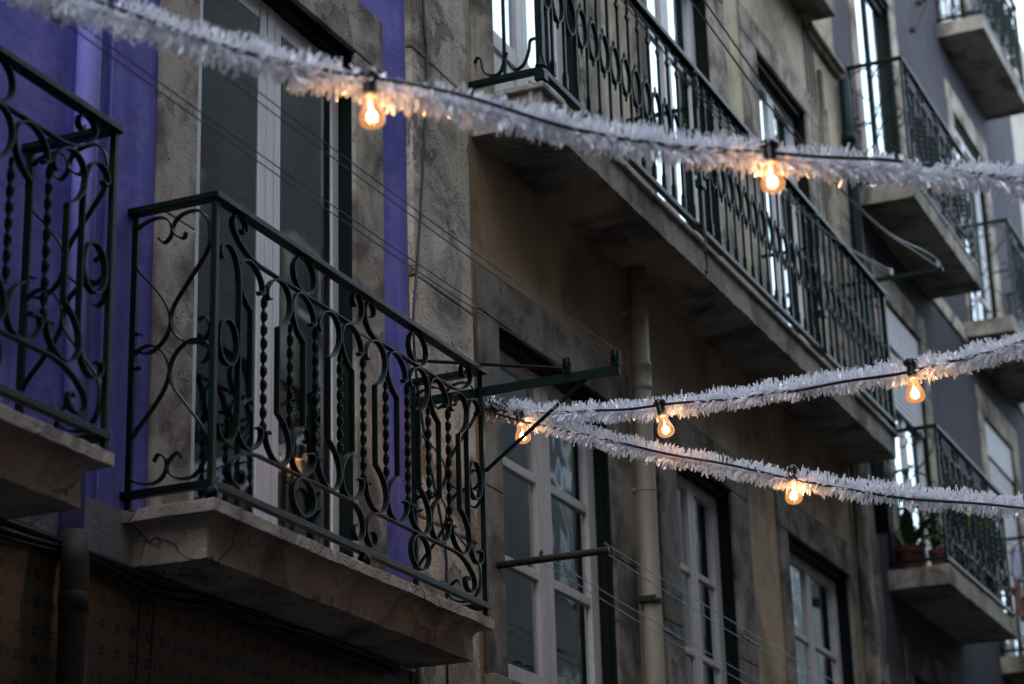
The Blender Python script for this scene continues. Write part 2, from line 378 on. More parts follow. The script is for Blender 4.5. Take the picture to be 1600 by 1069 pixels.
# ------------------------------------------------------------------ scrolled iron railing
def railing(name, label, loc, L, P, K, scale_h=1.0, group=None, mat='iron', lod=4):
    root = thing(name, label, 'railing', loc, group)
    iron = M[mat]; sh = scale_h
    yf = -P
    F = lambda a, h, d: (a, yf + d, h * sh)           # front panel: a along the wall, d depth
    w0, w1, T = -.0112, .0112, .0060
    sL, sR = .035, L - .035; c = L / 2
    p = (c - .365) / K                                 # pitch of the twisted bars
    q = p / .184
    # handrail and bottom rail: mitred U shapes running round the three open sides
    def U(z0, z1, wi, over, nm):
        b = MB(); o = wi / 2
        poly = [(sL - o - over, 0), (sL - o - over, yf - o), (sR + o + over, yf - o), (sR + o + over, 0), (sR - o, 0), (sR - o, yf + o), (sL + o, yf + o), (sL + o, 0)]
        b.prism(poly[::-1], z0 * sh, z1 * sh); return b.build(nm, iron, root, bevel=.003)
    U(1.046, 1.070, .044, .0, 'handrail'); U(.036, .062, .026, .004, 'bottom_rail')
    for x in (sL, sR):
        b = MB(); b.box(x - .011, x + .011, yf - .011, yf + .011, .01 * sh, 1.046 * sh); b.build('post', M['iron_green'] if mat == 'iron' else iron, root, bevel=.002)
        b = MB(); b.box(x - .007, x + .007, -.035, -.012, .0, 1.046 * sh); b.build('wall_bar', iron, root)
    prof = [(.0, -.036), (.018, -.032), (.029, -.016), (.031, -.004), (.024, .010), (.013, .020), (.011, .034)]
    prof = [(r_ * .86, z - .010) for r_, z in prof]
    for x in (sL, c, sR):
        b = MB(); b.lathe(prof if x != sR else [(.012, -.024), (.009, -.012), (.007, .02)], x, yf, .034 * sh + .001, 14); b.build('foot_ball', iron, root, smooth=True)
    Uh = [(.092, .56), (.092, .64), (.092, .70), (.092, .716), (.0918, .7165), (.070, .729), (.040, .751), (.016, .784), (.006, .815), (.008, .848), (.029, .880), (.064, .8965),
          (.103, .893), (.139, .873), (.164, .842), (.169, .814), (.156, .800), (.143, .808)]
    full = [(a, 1.12 - h) for a, h in Uh[:0:-1]] + Uh
    def mk(nm, pts, mirror_about=None, d0=w0, d1=w1, t=T):
        b = MB()
        b.strap(pts, d0, d1, t, F, lod); return b.build(nm, iron, root)
    for k in range(-K - 1, K + 2):
        x = c + k * p
        if k % 2:
            for sg in (1, -1):
                if (k == K + 1 and sg > 0) or (k == -K - 1 and sg < 0): continue
                mk('scroll_bar', [(x + sg * a * q, h) for a, h in full])
            if abs(k) <= K:
                b = MB(); b.twist(x, yf, .365 * sh, .758 * sh, .0125, .0036, pitch=.050, per=lod + 2); b.build('twisted_bar', iron, root)
        else:
            b = MB(); b.twist(x, yf, .295 * sh, .828 * sh, .0125, .0036, pitch=.050, per=lod + 2); b.build('twisted_bar', iron, root)
    # end scrolls beside the corner posts
    es = [(.193, .56), (.193, .66), (.193, .74), (.191, .80), (.180, .85), (.158, .888), (.126, .908), (.094, .905), (.070, .886), (.066, .862), (.081, .849), (.095, .859)]
    es = [(a, 1.12 - h) for a, h in es[:0:-1]] + es
    mk('end_scroll', es); mk('end_scroll', [(L - a, h) for a, h in es])
    # sub rails, scrolled up to the handrail at both ends
    hi = [(.232, .996), (.214, .984), (.205, .998)][::-1] + [(.226, 1.026), (.192, 1.040), (.157, 1.032), (.141, 1.005), (.152, .975), (.19, .944), (.245, .918), (.305, .905), (.37, .903),
          (.55, .903), (c - .25, .903), (c - .11, .904), (c - .055, .919), (c - .021, .950), (c - .010, .990), (c - .026, 1.025), (c - .058, 1.038), (c - .086, 1.018), (c - .083, .991), (c - .066, .984)]
    lo = [(a, 1.12 - h) for a, h in hi]
    for pts in (hi, lo):
        mk('sub_rail', pts); mk('sub_rail', [(L - a, h) for a, h in pts])
    def ring(x, h, a, b_):
        b = MB(); b.strap([(x + a * math.cos(i * math.pi / 6), h + b_ * math.sin(i * math.pi / 6)) for i in range(12)], w0, w1, T, F, 3, True)
        b.build('ring', iron, root)
    for h in (.975, .145):
        ring(c - 2.5 * p, h, .078, .068); ring(c + 2.5 * p, h, .078, .068)
    ring(.122, .56, .060, .080); ring(L - .122, .56, .060, .080)
    # side panels: two heart-shaped pairs of S scrolls
    f = P / .34
    SL = [(.119, .947), (.136, .925), (.162, .940), (.169, .974), (.150, 1.008), (.109, 1.022), (.045, 1.006), (.020, .968), (.018, .895), (.045, .834), (.09, .784), (.144, .716), (.168, .664), (.170, .622), (.145, .570), (.093, .537), (.045, .549), (.022, .582), (.034, .612), (.058, .606)]
    SR = [(.225, .948), (.216, .928), (.191, .938), (.171, .966), (.184, .998), (.216, 1.018), (.272, 1.018), (.310, .976), (.320, .912), (.306, .858), (.260, .794), (.194, .706), (.174, .660), (.176, .620), (.198, .578), (.243, .547), (.296, .549), (.324, .580), (.318, .615), (.298, .630), (.281, .620)]
    for xs in (sL, sR):
        G = lambda a, h, d, xs=xs: (xs + d, -a, h * sh)
        for pts in (SL, SR):
            for mir in (0, 1):
                pp = [(a * f, (1.10 - h) if mir else h) for a, h in pts]
                b = MB(); b.strap(pp, -.009, .009, .0062, G, lod); b.build('side_scroll', iron, root)
    return root

# ------------------------------------------------------------------ long plain railing with chain of rings
def long_railing(name, label, loc, L, P, nb, mat):
    root = thing(name, label, 'railing', loc); iron = M[mat]; yf = -P
    def U(z0, z1, wi, nm):
        b = MB(); o = wi / 2
        poly = [(-o, 0), (-o, yf - o), (L + o, yf - o), (L + o, 0), (L - o, 0), (L - o, yf + o), (o, yf + o), (o, 0)]
        b.prism(poly[::-1], z0, z1); return b.build(nm, iron, root, bevel=.003)
    U(1.055, 1.085, .062, 'handrail'); U(.052, .082, .034, 'bottom_rail')
    p = L / (nb + 1)
    F = lambda a, h, d: (a, yf + d, h)
    for i in range(nb + 1):
        x = (i + .5) * p
        b = MB(); a_, b2 = .066, .104
        b.strap([(x + a_ * math.cos(k * math.pi / 6), .535 + b2 * math.sin(k * math.pi / 6)) for k in range(12)], -.012, .012, .007, F, 3, True)
        for sg in (1, -1):
            b.lathe([(.004, .103 * sg), (.010, .112 * sg), (.006, .122 * sg), (.009, .128 * sg), (.001, .150 * sg)], x, yf, .535, 6)
        b.build('ring', iron, root)
    for i in range(1, nb + 1):
        x = i * p; b = MB(); s = .0075
        b.box(x - s, x + s, yf - s, yf + s, .082, 1.0)
        b.box(x - .012, x + .012, yf - .012, yf + .012, .10, .175); b.box(x - .0095, x + .0095, yf - .0095, yf + .0095, .176, .186)
        b.box(x - .024, x + .024, yf - .008, yf + .008, .915, .927); b.box(x - .010, x + .010, yf - .010, yf + .010, .900, .914)
        b.box(x - .024, x - .016, yf - .009, yf + .009, .908, .9145); b.box(x + .016, x + .024, yf - .009, yf + .009, .928, .936)
        b.build('baluster', iron, root)
    b = MB()
    for i in range(nb + 1):
        x0, x1 = i * p, (i + 1) * p; r = p / 2 - .008; xc = (x0 + x1) / 2
        top = [(xc + r * math.cos(t * math.pi / 10), .975 + min(r, .07) * math.sin(t * math.pi / 10)) for t in range(11)]
        for t in range(10):
            (xa, ha), (xb, hb) = top[t], top[t + 1]
            b.add([F(xa, ha, -.006), F(xb, hb, -.006), F(xb, 1.055, -.006), F(xa, 1.055, -.006), F(xa, ha, .006), F(xb, hb, .006), F(xb, 1.055, .006), F(xa, 1.055, .006)],
                  [(1, 0, 3, 2), (4, 5, 6, 7), (0, 1, 5, 4)])
    b.build('arch_band', iron, root)
    for x in (0, L):
        b = MB(); b.box(x - .018, x + .018, yf - .018, yf + .018, .082, 1.055); b.box(x - .026, x + .026, yf - .026, yf + .026, .01, .052)
        b.lathe([(.03, 0), (.022, .03), (.02, .05)], x, yf, .085, 10)
        b.build('post', iron, root, bevel=.002)
        G = lambda a, h, d, x=x: (x + d, -a, h)
        b = MB(); b.box(x - .007, x + .007, -P * .5 - .007, -P * .5 + .007, .082, 1.055); b.build('baluster', iron, root)
        for pts in ([(.03, .18), (.045, .205), (.065, .19), (.075, .13), (.11, .097), (.16, .100), (.185, .16), (.20, .20)],
                    [(P - .02, .24), (P - .05, .235), (P - .06, .18), (P - .09, .115), (P - .14, .10), (P - .17, .15)],
                    [(.03, .92), (.06, .99), (.11, .98), (.12, .92), (.09, .90)], [(P - .03, .92), (P - .06, .99), (P - .11, .98), (P - .12, .92), (P - .09, .90)]):
            b = MB(); b.strap(pts, -.01, .01, .008, G, 4); b.build('side_scroll', iron, root)
    # stays back to the wall and ornamental struts
    for x in (2.18, 4.62):
        b = MB(); b.box(x - .011, x + .011, yf, 0, .768, .790); b.build('stay_bar', iron, root)
        b = MB(); xx = x + .055
        b.box(xx - .013, xx + .013, yf - .04, yf - .014, .05, .98)
        b.strap([(xx + .004, .98), (xx + .022, .93), (xx + .016, .86), (xx, .80)], -.045, -.01, .02, F, 4)
        b.box(xx - .035, xx + .035, yf - .05, yf - .009, .30, .345)
        b.lathe([(.006, -.02), (.018, 0), (.012, .025), (.022, .05), (.001, .075)], xx + .005, yf - .03, .97, 10)
        b.build('strut', iron, root)
    return root

# ------------------------------------------------------------------ windows, surrounds, walls
def wall_with_openings(parent, x0, x1, z0, z1, openings, mat, name='facade_wall', y=0, alcove=1.0, depth=.3):
    xs = sorted({x0, x1, *[o[0] for o in openings], *[o[1] for o in openings]})
    zs = sorted({z0, z1, *[o[2] for o in openings], *[o[3] for o in openings]})
    b = MB()
    for i in range(len(xs) - 1):
        for j in range(len(zs) - 1):
            cx, cz = (xs[i] + xs[i + 1]) / 2, (zs[j] + zs[j + 1]) / 2
            if any(o[0] < cx < o[1] and o[2] < cz < o[3] for o in openings): continue
            b.add([(xs[i], y, zs[j]), (xs[i + 1], y, zs[j]), (xs[i + 1], y, zs[j + 1]), (xs[i], y, zs[j + 1])], [(0, 1, 2, 3)])
    for (a, c, e, f) in openings:
        ya = y + alcove
        b.add([(a, y, e), (c, y, e), (c, y, f), (a, y, f), (a, ya, e), (c, ya, e), (c, ya, f), (a, ya, f)],
              [(0, 4, 5, 1), (1, 5, 6, 2), (2, 6, 7, 3), (3, 7, 4, 0), (4, 7, 6, 5)], 1)
    # the rest of the building: side walls, back and top
    b.add([(x0, y, z0), (x1, y, z0), (x1, y, z1), (x0, y, z1), (x0, y + 6, z0), (x1, y + 6, z0), (x1, y + 6, z1), (x0, y + 6, z1)],
          [(0, 3, 7, 4), (1, 5, 6, 2), (3, 2, 6, 7), (4, 7, 6, 5)])
    return b.build(name, [mat, M['room']], parent)

def surround(parent, x0, x1, z0, z1, jw, lh, mat, jl=None, jr=None, sill=None, proud=.016, rec=.085, name='stone_surround', lintel_split=None):
    b = MB(); jl = jl or jw; jr = jr or jw; dz = .003
    zc = (z0 + z1) * .5 + rnd.uniform(-.2, .2)
    for (a, c) in ((x0 - jl, x0), (x1, x1 + jr)):
        b.box(a, c, -proud, rec, z0, zc - dz); b.box(a, c, -proud, rec, zc, z1 - dz)
    xm = x0 + (x1 - x0) * (lintel_split or .47)
    b.box(x0 - jl, xm - dz, -proud - .002, rec, z1, z1 + lh); b.box(xm, x1 + jr, -proud - .002, rec, z1, z1 + lh)
    if sill: b.box(x0 - jl - .02, x1 + jr + .02, -proud - .045, rec, z0 - sill, z0 - dz)
    return b.build(name, mat, parent, bevel=.006)

def casement(parent, x0, x1, z0, z1, rec, frame_mat, st, ctr, bars, lining=.02, st_left=None, xcen=None, inset=.02, gset=.022, glass='glass', curtain=None, name='window',
             panel=None, blind=None, shutter=None, top_rail=.07, bot_rail=.09, grooves=False, barw=.034, label=None):
    """lining (dark green reveal) > sash_frame, glass_pane x2, curtain or blind"""
    b = MB(); y0, y1 = .003, rec + .06; l = lining
    b.box(x0 - .004, x0 + .006, y0, y1, z0, z1); b.box(x1 - .006, x1 + .004, y0, y1, z0, z1)
    b.box(x0 + .006, x1 - .006, y0 + .002, y1, z1 - .008, z1 + .006)
    # stepped frame members set back in the reveal
    s = min(.024, rec * .4)
    b.box(x0 + .006, x0 + .02, y0 + s, y1 - .002, z0, z1 - .008); inset > .01 and b.box(x1 - .02, x1 - .006, y0 + s, y1 - .002, z0, z1 - .008)
    b.box(x0 + .02, x1 - .02, y0 + s, y1 - .002, z1 - .05, z1 - .008)
    b.box(x0 + .006, x1 - .006, rec - .02, y1, z0, z0 + .03)
    win = b.build(name, M['green_wood'], parent, bevel=.002)
    if label: win['label'] = label
    X0, X1, Z0, Z1 = x0 + .02, x1 - inset, z0 + .03, z1 - .05
    xc = xcen or (X0 + X1) / 2; yf, yk = rec, rec + .045
    f = MB(); g = .002
    if grooves: g = .031
    cs = ctr / 2 - g + .002
    for (a, c, sa, sc) in ((X0, xc - g, st_left or st, cs), (xc + g, X1, cs, st)):
        f.box(a, a + sa, yf, yk, Z0, Z1); f.box(c - sc, c, yf, yk, Z0, Z1)
        f.box(a + sa, c - sc, yf + .003, yk, Z1 - top_rail, Z1); f.box(a + sa, c - sc, yf + .003, yk, Z0, Z0 + bot_rail)
        for zb in bars: f.box(a + sa, c - sc, yf + .004, yk - .004, zb - barw / 2, zb + barw / 2)
        # raised inner bead round the glass
        if grooves: continue
        f.box(a + sa, a + sa + .009, yf + .012, yk, Z0 + bot_rail, Z1 - top_rail); f.box(c - sc - .009, c - sc, yf + .012, yk, Z0 + bot_rail, Z1 - top_rail)
        if panel:
            f.box(a + sa, c - sc, yf + .016, yk, Z0 + bot_rail, panel - .05)
            f.box(a + sa + .05, c - sc - .05, yf + .006, yf + .02, Z0 + bot_rail + .05, panel - .10)
            f.box(a + sa, c - sc, yf + .003, yk, panel - .05, panel + .04)
    if grooves:
        f.box(xc - .026, xc + .026, yf - .002, yk - .02, Z0, Z1)
    f.build('sash_frame', frame_mat, win, bevel=.003)
    zb = (panel + .04) if panel else Z0 + bot_rail
    for (a, c) in ((X0 + (st_left or st), xc - g - cs), (xc + g + cs, X1 - st)):
        q = MB(); q.box(a + .002, c - .002, yf + gset, yf + gset + .006, zb, Z1 - top_rail, skip='k')
        q.build('glass_pane', M[glass], win)
    if shutter:      # outside roller shutter: smooth box above, dark slot, slats
        q = MB(); q.box(x0 + .008, x1 - .008, rec - .034, rec - .004, z1 - .36, z1 - .02)
        n = int((z1 - .40 - shutter[0]) / .055)
        for i in range(n):
            za = z1 - .40 - (i + 1) * .055; q.box(x0 + .024, x1 - .024, rec - .022, rec - .008, za + .008, za + .055); q.box(x0 + .024, x1 - .024, rec - .016, rec - .010, za, za + .008)
        q.build('roller_shutter', shutter[1], win, bevel=.003)
    if blind:
        zt, zl, mt = blind[:3]; bx1 = xc if len(blind) > 3 else X1 - .03
        q = MB(); n = int((zt - zl) / .052)
        for i in range(n):
            za = zl + (zt - zl) * i / n; zz = zl + (zt - zl) * (i + 1) / n
            q.box(X0 + .03, bx1, yk + .012, yk + .03, za + .006, zz); q.box(X0 + .03, bx1, yk + .018, yk + .028, za, za + .006)
        q.build('roller_blind', M[mt], win)
    if curtain:
        mt, za, (u0, u1), dy = curtain
        xa, xb = X0 + (X1 - X0) * u0, X0 + (X1 - X0) * u1
        n = 70; vs = []; fs = []
        ph = rnd.uniform(0, 6)
        for j in range(2):
            for i in range(n + 1):
                x = xa + (xb - xa) * i / n
                y = yk + dy + .022 * math.sin(i * .93 + ph) + .012 * math.sin(i * 2.1 + ph * 2)
                vs.append((x, y, (z0 + .05, za)[j])); 
        vs += [(x, y + .006, z) for x, y, z in vs]
        m_ = n + 1
        for i in range(n):
            fs.append((i, i + 1, m_ + i + 1, m_ + i)); fs.append((2 * m_ + i + 1, 2 * m_ + i, 3 * m_ + i, 3 * m_ + i + 1))
        q = MB(); q.add(vs, fs); q.build('curtain', M[mt], win, smooth=True)
    return win

def slab(parent, x0, x1, P, z0, z1, mat, lip=0.0, name='balcony_slab', rough=.0):
    """balcony slab; with lip > 0 it carries a projecting cornice above a hollow moulding"""
    prof = [(0, z0), (0, z1)] if not lip else [(0, z0), (0, z0 + .10), (.012, z0 + .118), (.035, z0 + .132), (lip, z1 - .044), (lip, z1 - .004), (lip - .006, z1)]
    b = MB(); rings = []
    vs = []; fs = []
    segx = max(2, int((x1 - x0) / .022)); segy = max(2, int(P / .022))
    def outline(o):
        pts = [(x0 - o, 0)]
        pts += [(x0 - o, -(P + o) * i / segy) for i in range(1, segy)]
        pts += [(x0 - o + (x1 - x0 + 2 * o) * i / segx, -(P + o)) for i in range(segx + 1)]
        pts += [(x1 + o, -(P + o) * (1 - i / segy)) for i in range(1, segy)]
        pts += [(x1 + o, 0)]; return pts
    rr = random.Random(int(x0 * 100))
    for o, z in prof:
        for (x, y) in outline(o):
            j = rough * 1.5 if y < -.02 else 0
            n1 = noise_at((x * 9, y * 9, z * 9 + x0)); n2 = noise_at((x * 31 + 5, y * 31, z * 31)); n3 = noise_at((x * 4, y * 4, z * 17 + 9))
            q = min(0, n1 + .2) * 1.3 + n2 * .45
            sx = -1 if x < (x0 + x1) / 2 - .001 else 1
            ex = 1 if (x <= x0 + .01 or x >= x1 - .01) else 0
            vs.append((x + sx * ex * q * j, min(0, y - q * j), z + n3 * j * .5 + n2 * j * .25))
    n = len(outline(0))
    for i in range(len(prof) - 1):
        for k in range(n - 1):
            fs.append((i * n + k, i * n + k + 1, (i + 1) * n + k + 1, (i + 1) * n + k))
    fs.append(tuple(range(n))[::-1]); fs.append(tuple((len(prof) - 1) * n + k for k in range(n)))
    b.add(vs, fs); return b.build(name, mat, parent)

# ================================================================== PURPLE HOUSE
pur = thing('purple_house', 'purple rendered house with tiled ground floor at the left', 'house')
DX = 2.75
open_p = [(6.37 - k * DX, 7.57 - k * DX, 3.40, 5.93) for k in (0, 1)]
open_p = [(6.33 - k * DX, 7.61 - k * DX, 3.40, 5.93) for k in (0, 1)]
wall_with_openings(pur, -8, 8.10, 3.50, 13.2, [(a, b, 3.5, d) for a, b, c, d in open_p], M['purple'])
b = MB(); b.box(-8, 8.10, -.012, .2, 3.312, 3.499); b.build('plaster_band', M['grey_band'], pur)
b = MB(); b.box(-8, 8.10, .0, .2, 0, 3.311); b.build('tile_cladding', M['tile'], pur)
for k in (0, 1):
    o = k * DX
    surround(pur, 6.35 - o, 7.59 - o, 3.50, 5.91, .25, .255, M['stone_clean'], jr=.26, rec=.07)
    casement(pur, 6.35 - o, 7.59 - o, 3.505, 5.91, .062, M['white'], .058, .165, [], st_left=.125, xcen=7.008 - o, inset=.0065, gset=.007, curtain=('curtain', 5.7, (.52, .97), .10), name='glazed_door',
             blind=(5.75, 4.45, 'blind_dark', 1), top_rail=.085, bot_rail=.12, grooves=True)
    slab(pur, 6.0 - o, 8.045 - o, .300, 3.318, 3.497, M['slab'], .068, rough=.006)
b = MB(); b.tube([(5.622, -.036, 13), (5.622, -.036, 8), (5.622, -.036, 5), (5.622, -.036, 3.345)], .0415, 18)
for z in (6.3,): b.lathe([(.0415, -.03), (.046, -.028), (.046, .028), (.0415, .03)], 5.622, -.036, z, 18)
b.build('drain_pipe', M['purple_pipe'], pur, smooth=True)
b = MB(); b.tube([(5.622, -.040, 3.344), (5.61, -.066, 3.24), (5.605, -.070, 3.1), (5.605, -.070, 0)], .046, 16); b.lathe([(.046, -.03), (.050, -.027), (.050, .027), (.046, .03)], 5.605, -.070, 3.12, 16)
b.build('drain_pipe', M['brown_pipe'], pur, smooth=True)
b = MB(); b.box(5.792, 5.802, -.012, .0, 3.5, 13); b.build('corner_bead', M['purple_pipe'], pur)

main_rail = railing('balcony_railing', 'dark green scrolled iron railing in front of the white glazed door of the purple house', (5.92, 0, 3.5), 2.21, .34, 4,
                    group='scrolled iron balcony railings')
dup(main_rail, (5.92 - DX, 0, 3.5), 'dark scrolled iron railing cut off by the left edge, beside the purple drain pipe')

# ================================================================== BEIGE HOUSE
bei = thing('beige_house', 'weathered beige house with one long balcony across its upper floor', 'house')
W = [(9.04, 10.45), (11.47, 12.47), (13.62, 15.06)]
D = [(9.07, 10.27), (11.41, 12.62), (13.68, 14.89)]
ops = [(a - .02, c + .02, 3.42, 5.15) for a, c in W] + [(a - .02, c + .02, 6.22, 8.68) for a, c in D]
wall_with_openings(bei, 8.102, 15.96, 0, 6.08, ops[:3], M['beige_shaded'])
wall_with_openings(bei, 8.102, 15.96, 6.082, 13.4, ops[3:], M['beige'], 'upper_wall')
def quoin(parent, x0, x1, z0, z1, pr, mat, name, hs=(.42, .6), seed=1):
    r2 = random.Random(seed); b = MB(); z = z0
    while z < z1 - .05:
        h = min(r2.uniform(*hs), z1 - z); b.box(x0 + r2.uniform(-.0, .012), x1 - r2.uniform(0, .016), -pr - r2.uniform(0, .006), .05, z + .002, z + h); z += h
    return b.build(name, mat, parent, bevel=.010)
quoin(bei, 8.106, 8.725, 0, 13, .026, M['quoin'], 'quoin_pilaster', (.7, 1.3), 3)
for i, (a, c) in enumerate(W):
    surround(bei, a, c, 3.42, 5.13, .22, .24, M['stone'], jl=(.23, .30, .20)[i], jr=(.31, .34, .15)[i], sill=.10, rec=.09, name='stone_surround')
    casement(bei, a, c, 3.42, 5.13, .078, M['white_wood'], .105, .175 if i == 0 else .115, [4.04, 4.525], glass='glass_old',
             curtain=(('curtain_dim', 4.6, (.55, .97), .25), ('curtain_pale', 5.05, (.03, .62), .03), ('curtain_pale', 5.05, (.03, .66), .03))[i], barw=.045 if i == 0 else .036, bot_rail=.10)
for i, (a, c) in enumerate(D):
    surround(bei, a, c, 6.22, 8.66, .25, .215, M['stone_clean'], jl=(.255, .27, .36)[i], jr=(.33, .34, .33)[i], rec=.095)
    casement(bei, a, c, 6.225, 8.66, .085, M['white_door'], .10, .14, (7.33, 7.92) if i else (7.5, 8.1), glass='glass_old', name='balcony_door', panel=6.78 if i == 0 else 6.62,
             curtain=('curtain', 8.4, (.02, .98), .12) if i == 0 else None)
slab(bei, 8.80, 15.33, .375, 6.00, 6.165, M['slab_pale'], 0, rough=.006)
b = MB(); b.prism([(8.77, 0), (8.77, -.395), (15.36, -.395), (15.36, 0)][::-1], 6.167, 6.20); b.build('slab_capping', M['slab'], bei, bevel=.008)
slab(bei, 8.8, 15.08, .26, 9.50, 9.66, M['slab_pale'], 0, rough=.004)
long_railing('balcony_railing', 'long dark green railing with a chain of oval rings on the beige house', (8.80, 0, 6.20), 6.50, .375, 41, 'iron_green')
# cream drainpipe with collars
b = MB(); px_, py_ = 10.815, -.075
b.tube([(px_, py_, 6.0), (px_ - .02, py_, 5.0), (px_ - .03, py_, 3.7), (px_ - .04, py_, 0)], .053, 18)
b.lathe([(.052, -.08), (.060, -.075), (.061, -.055), (.057, -.05), (.057, .05), (.061, .055), (.060, .075), (.052, .08)], px_ - .012, py_, 5.36, 18)
b.build('drain_pipe', M['drain'], bei, smooth=True)
b = MB(); b.lathe([(.052, -.012), (.058, -.012), (.058, .012), (.052, .012)], px_ - .03, py_, 4.11, 16); b.box(px_ - .11, px_ - .09, -.13, -.02, 4.10, 4.13); b.build('pipe_clamp', M['tube'], bei)
for z in (5.72, 4.72, 3.6):
    b = MB(); b.lathe([(.053, -.009), (.0565, -.008), (.0565, .008), (.053, .009)], px_ - .012 - .02 * (5.8 - z) / 2, py_, z, 16); b.box(px_ - .07, px_ - .02, -.03, .0, z - .01, z + .01); b.build('pipe_clamp', M['drain'], bei)
# right-hand edge: stone strip, conduits and a small ledge with a dark pipe
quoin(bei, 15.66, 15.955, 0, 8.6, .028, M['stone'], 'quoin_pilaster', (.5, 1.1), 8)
b = MB()
for x, r, z1 in ((15.33, .022, 9.2), (15.43, .014, 8.9), (15.50, .020, 8.2), (15.58, .026, 6.2)):
    b.tube([(x, -.03, z1), (x + .01, -.032, z1 * .6), (x, -.03, 0)], r, 8)
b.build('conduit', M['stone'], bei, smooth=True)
b = MB(); b.box(15.02, 15.97, -.085, -.001, 9.44, 9.475); b.box(15.06, 15.97, -.045, -.001, 9.40, 9.439); b.build('ledge', M['slab_pale'], bei, bevel=.008)
b = MB(); b.tube([(15.93, -.07, 9.36), (15.93, -.07, 8.9), (15.93, -.07, 6.0), (15.93, -.07, 5.62)], .048, 12); b.lathe([(.048, -.05), (.06, -.045), (.06, .045), (.048, .05)], 15.93, -.07, 8.85, 12)
b.build('drain_pipe', M['pipe_green'], bei, smooth=True)
for i, (xa, zz) in enumerate(((15.02, 9.3), (15.12, 9.3), (15.22, 9.1))):
    b = MB(); b.tube(crv([(xa, -.012, 13), (xa + .02, -.014, 11), (xa, -.012, zz), (xa + .03, -.014, 8), (xa + .02, -.012, 6.3)], 5), .008, 5); b.build('wall_cable', M['wire'], bei)

# ================================================================== GREY HOUSE
gre = thing('grey_house', 'lilac grey house with stacked scrolled balconies at the right', 'house')
gx = [(16.78, 18.10), (20.58, 21.92)]
FL = [(5.41, 7.83), (8.56, 11.07), (11.88, 14.3)]
ops = [(a - .02, c + .02, z0, z1 + .02) for a, c in gx for z0, z1 in FL] + [(a - .02, c + .02, 2.2, 4.72) for a, c in gx]
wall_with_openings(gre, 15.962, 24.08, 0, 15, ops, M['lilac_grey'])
for ci, (a, c) in enumerate(gx):
    for fi, (z0, z1) in enumerate(FL):
        shut = fi == 0
        rr_ = .045 if shut else .05
        surround(gre, a, c, z0, z1, .20, .25, M['stone_clean'], jl=.18 + .04 * ci, jr=.20 + .08 * ci, rec=rr_ + .02)
        casement(gre, a, c, z0 + .005, z1, rr_, M['white_door'] if (shut or ci == 1) else M['green_wood'], .06 if (shut or ci) else .035, .10 if (shut or ci) else .06, [z1 - .46] if shut else ([z0 + .75] if ci else []), name='balcony_door',
                 shutter=((z1 - .95 if ci == 0 else z0 + .85), M['blind']) if shut else None,
                 curtain=('curtain_warm', z1 - .2, (.02, .98), .16) if shut else None)
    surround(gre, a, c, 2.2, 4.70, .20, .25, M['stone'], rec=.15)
    casement(gre, a, c, 2.205, 4.70, .13, M['green_wood'], .09, .13, [4.0], name='street_door')
b = MB(); b.box(15.97, 24.07, -.022, .05, 8.41, 8.555); b.build('string_course', M['stone_clean'], gre, bevel=.006)
for (x0, x1, zt) in ((16.28, 18.74, 5.41), (16.28, 18.74, 8.56), (20.25, 22.5, 5.41), (20.10, 22.5, 8.62), (20.25, 22.5, 11.88)):
    slab(gre, x0, x1, .47, zt - .15, zt, M['slab_pale'], 0, rough=.007)
GL = 2.42; GLB = 2.22
rA = railing('balcony_railing', 'scrolled iron railing with potted plants behind it, lower right on the grey house', (16.30, 0, 5.42), GL, .45, 4, 1.03, 'scrolled iron balcony railings', 'iron_green', 3)
dup(rA, (16.30, 0, 8.57), 'scrolled iron railing above the one with plants, right of the long balcony')
rB = railing('balcony_railing', 'scrolled iron railing on the topmost balcony at the upper right corner', (20.27, 0, 11.89), GLB, .45, 4, 1.03, 'scrolled iron balcony railings', 'iron_green', 3)
dup(rB, (20.40, 0, 8.63), 'scrolled iron railing at the right edge, below the topmost balcony')
dup(rB, (20.27, 0, 5.42), 'scrolled iron railing with cloths behind it at the lower right corner')
b = MB(); b.tube(crv([(19.38, -.03, 11.70), (19.36, -.10, 11.72), (19.30, -.10, 11.6), (18.99, -.06, 11.25), (18.95, -.02, 11.2)], 4), .014, 6)
b.lathe([(.03, -.02), (.035, 0), (.03, .02)], 19.38, -.03, 11.70, 10); b.lathe([(.025, -.02), (.03, 0), (.025, .02)], 18.96, -.03, 11.21, 10)
b.build('wall_hook', M['tube'], gre)
# cream neighbour
cre = thing('cream_house', 'pale cream house just beyond the grey house at the right edge', 'house')
wall_with_openings(cre, 24.082, 34, 0, 14, [(26.2, 27.4, 8.6, 11)], M['cream'])
surround(cre, 26.22, 27.38, 8.6, 10.98, .2, .25, M['stone_clean']); casement(cre, 26.22, 27.38, 8.61, 10.98, .08, M['white_door'], .09, .13, [9.6], name='window')

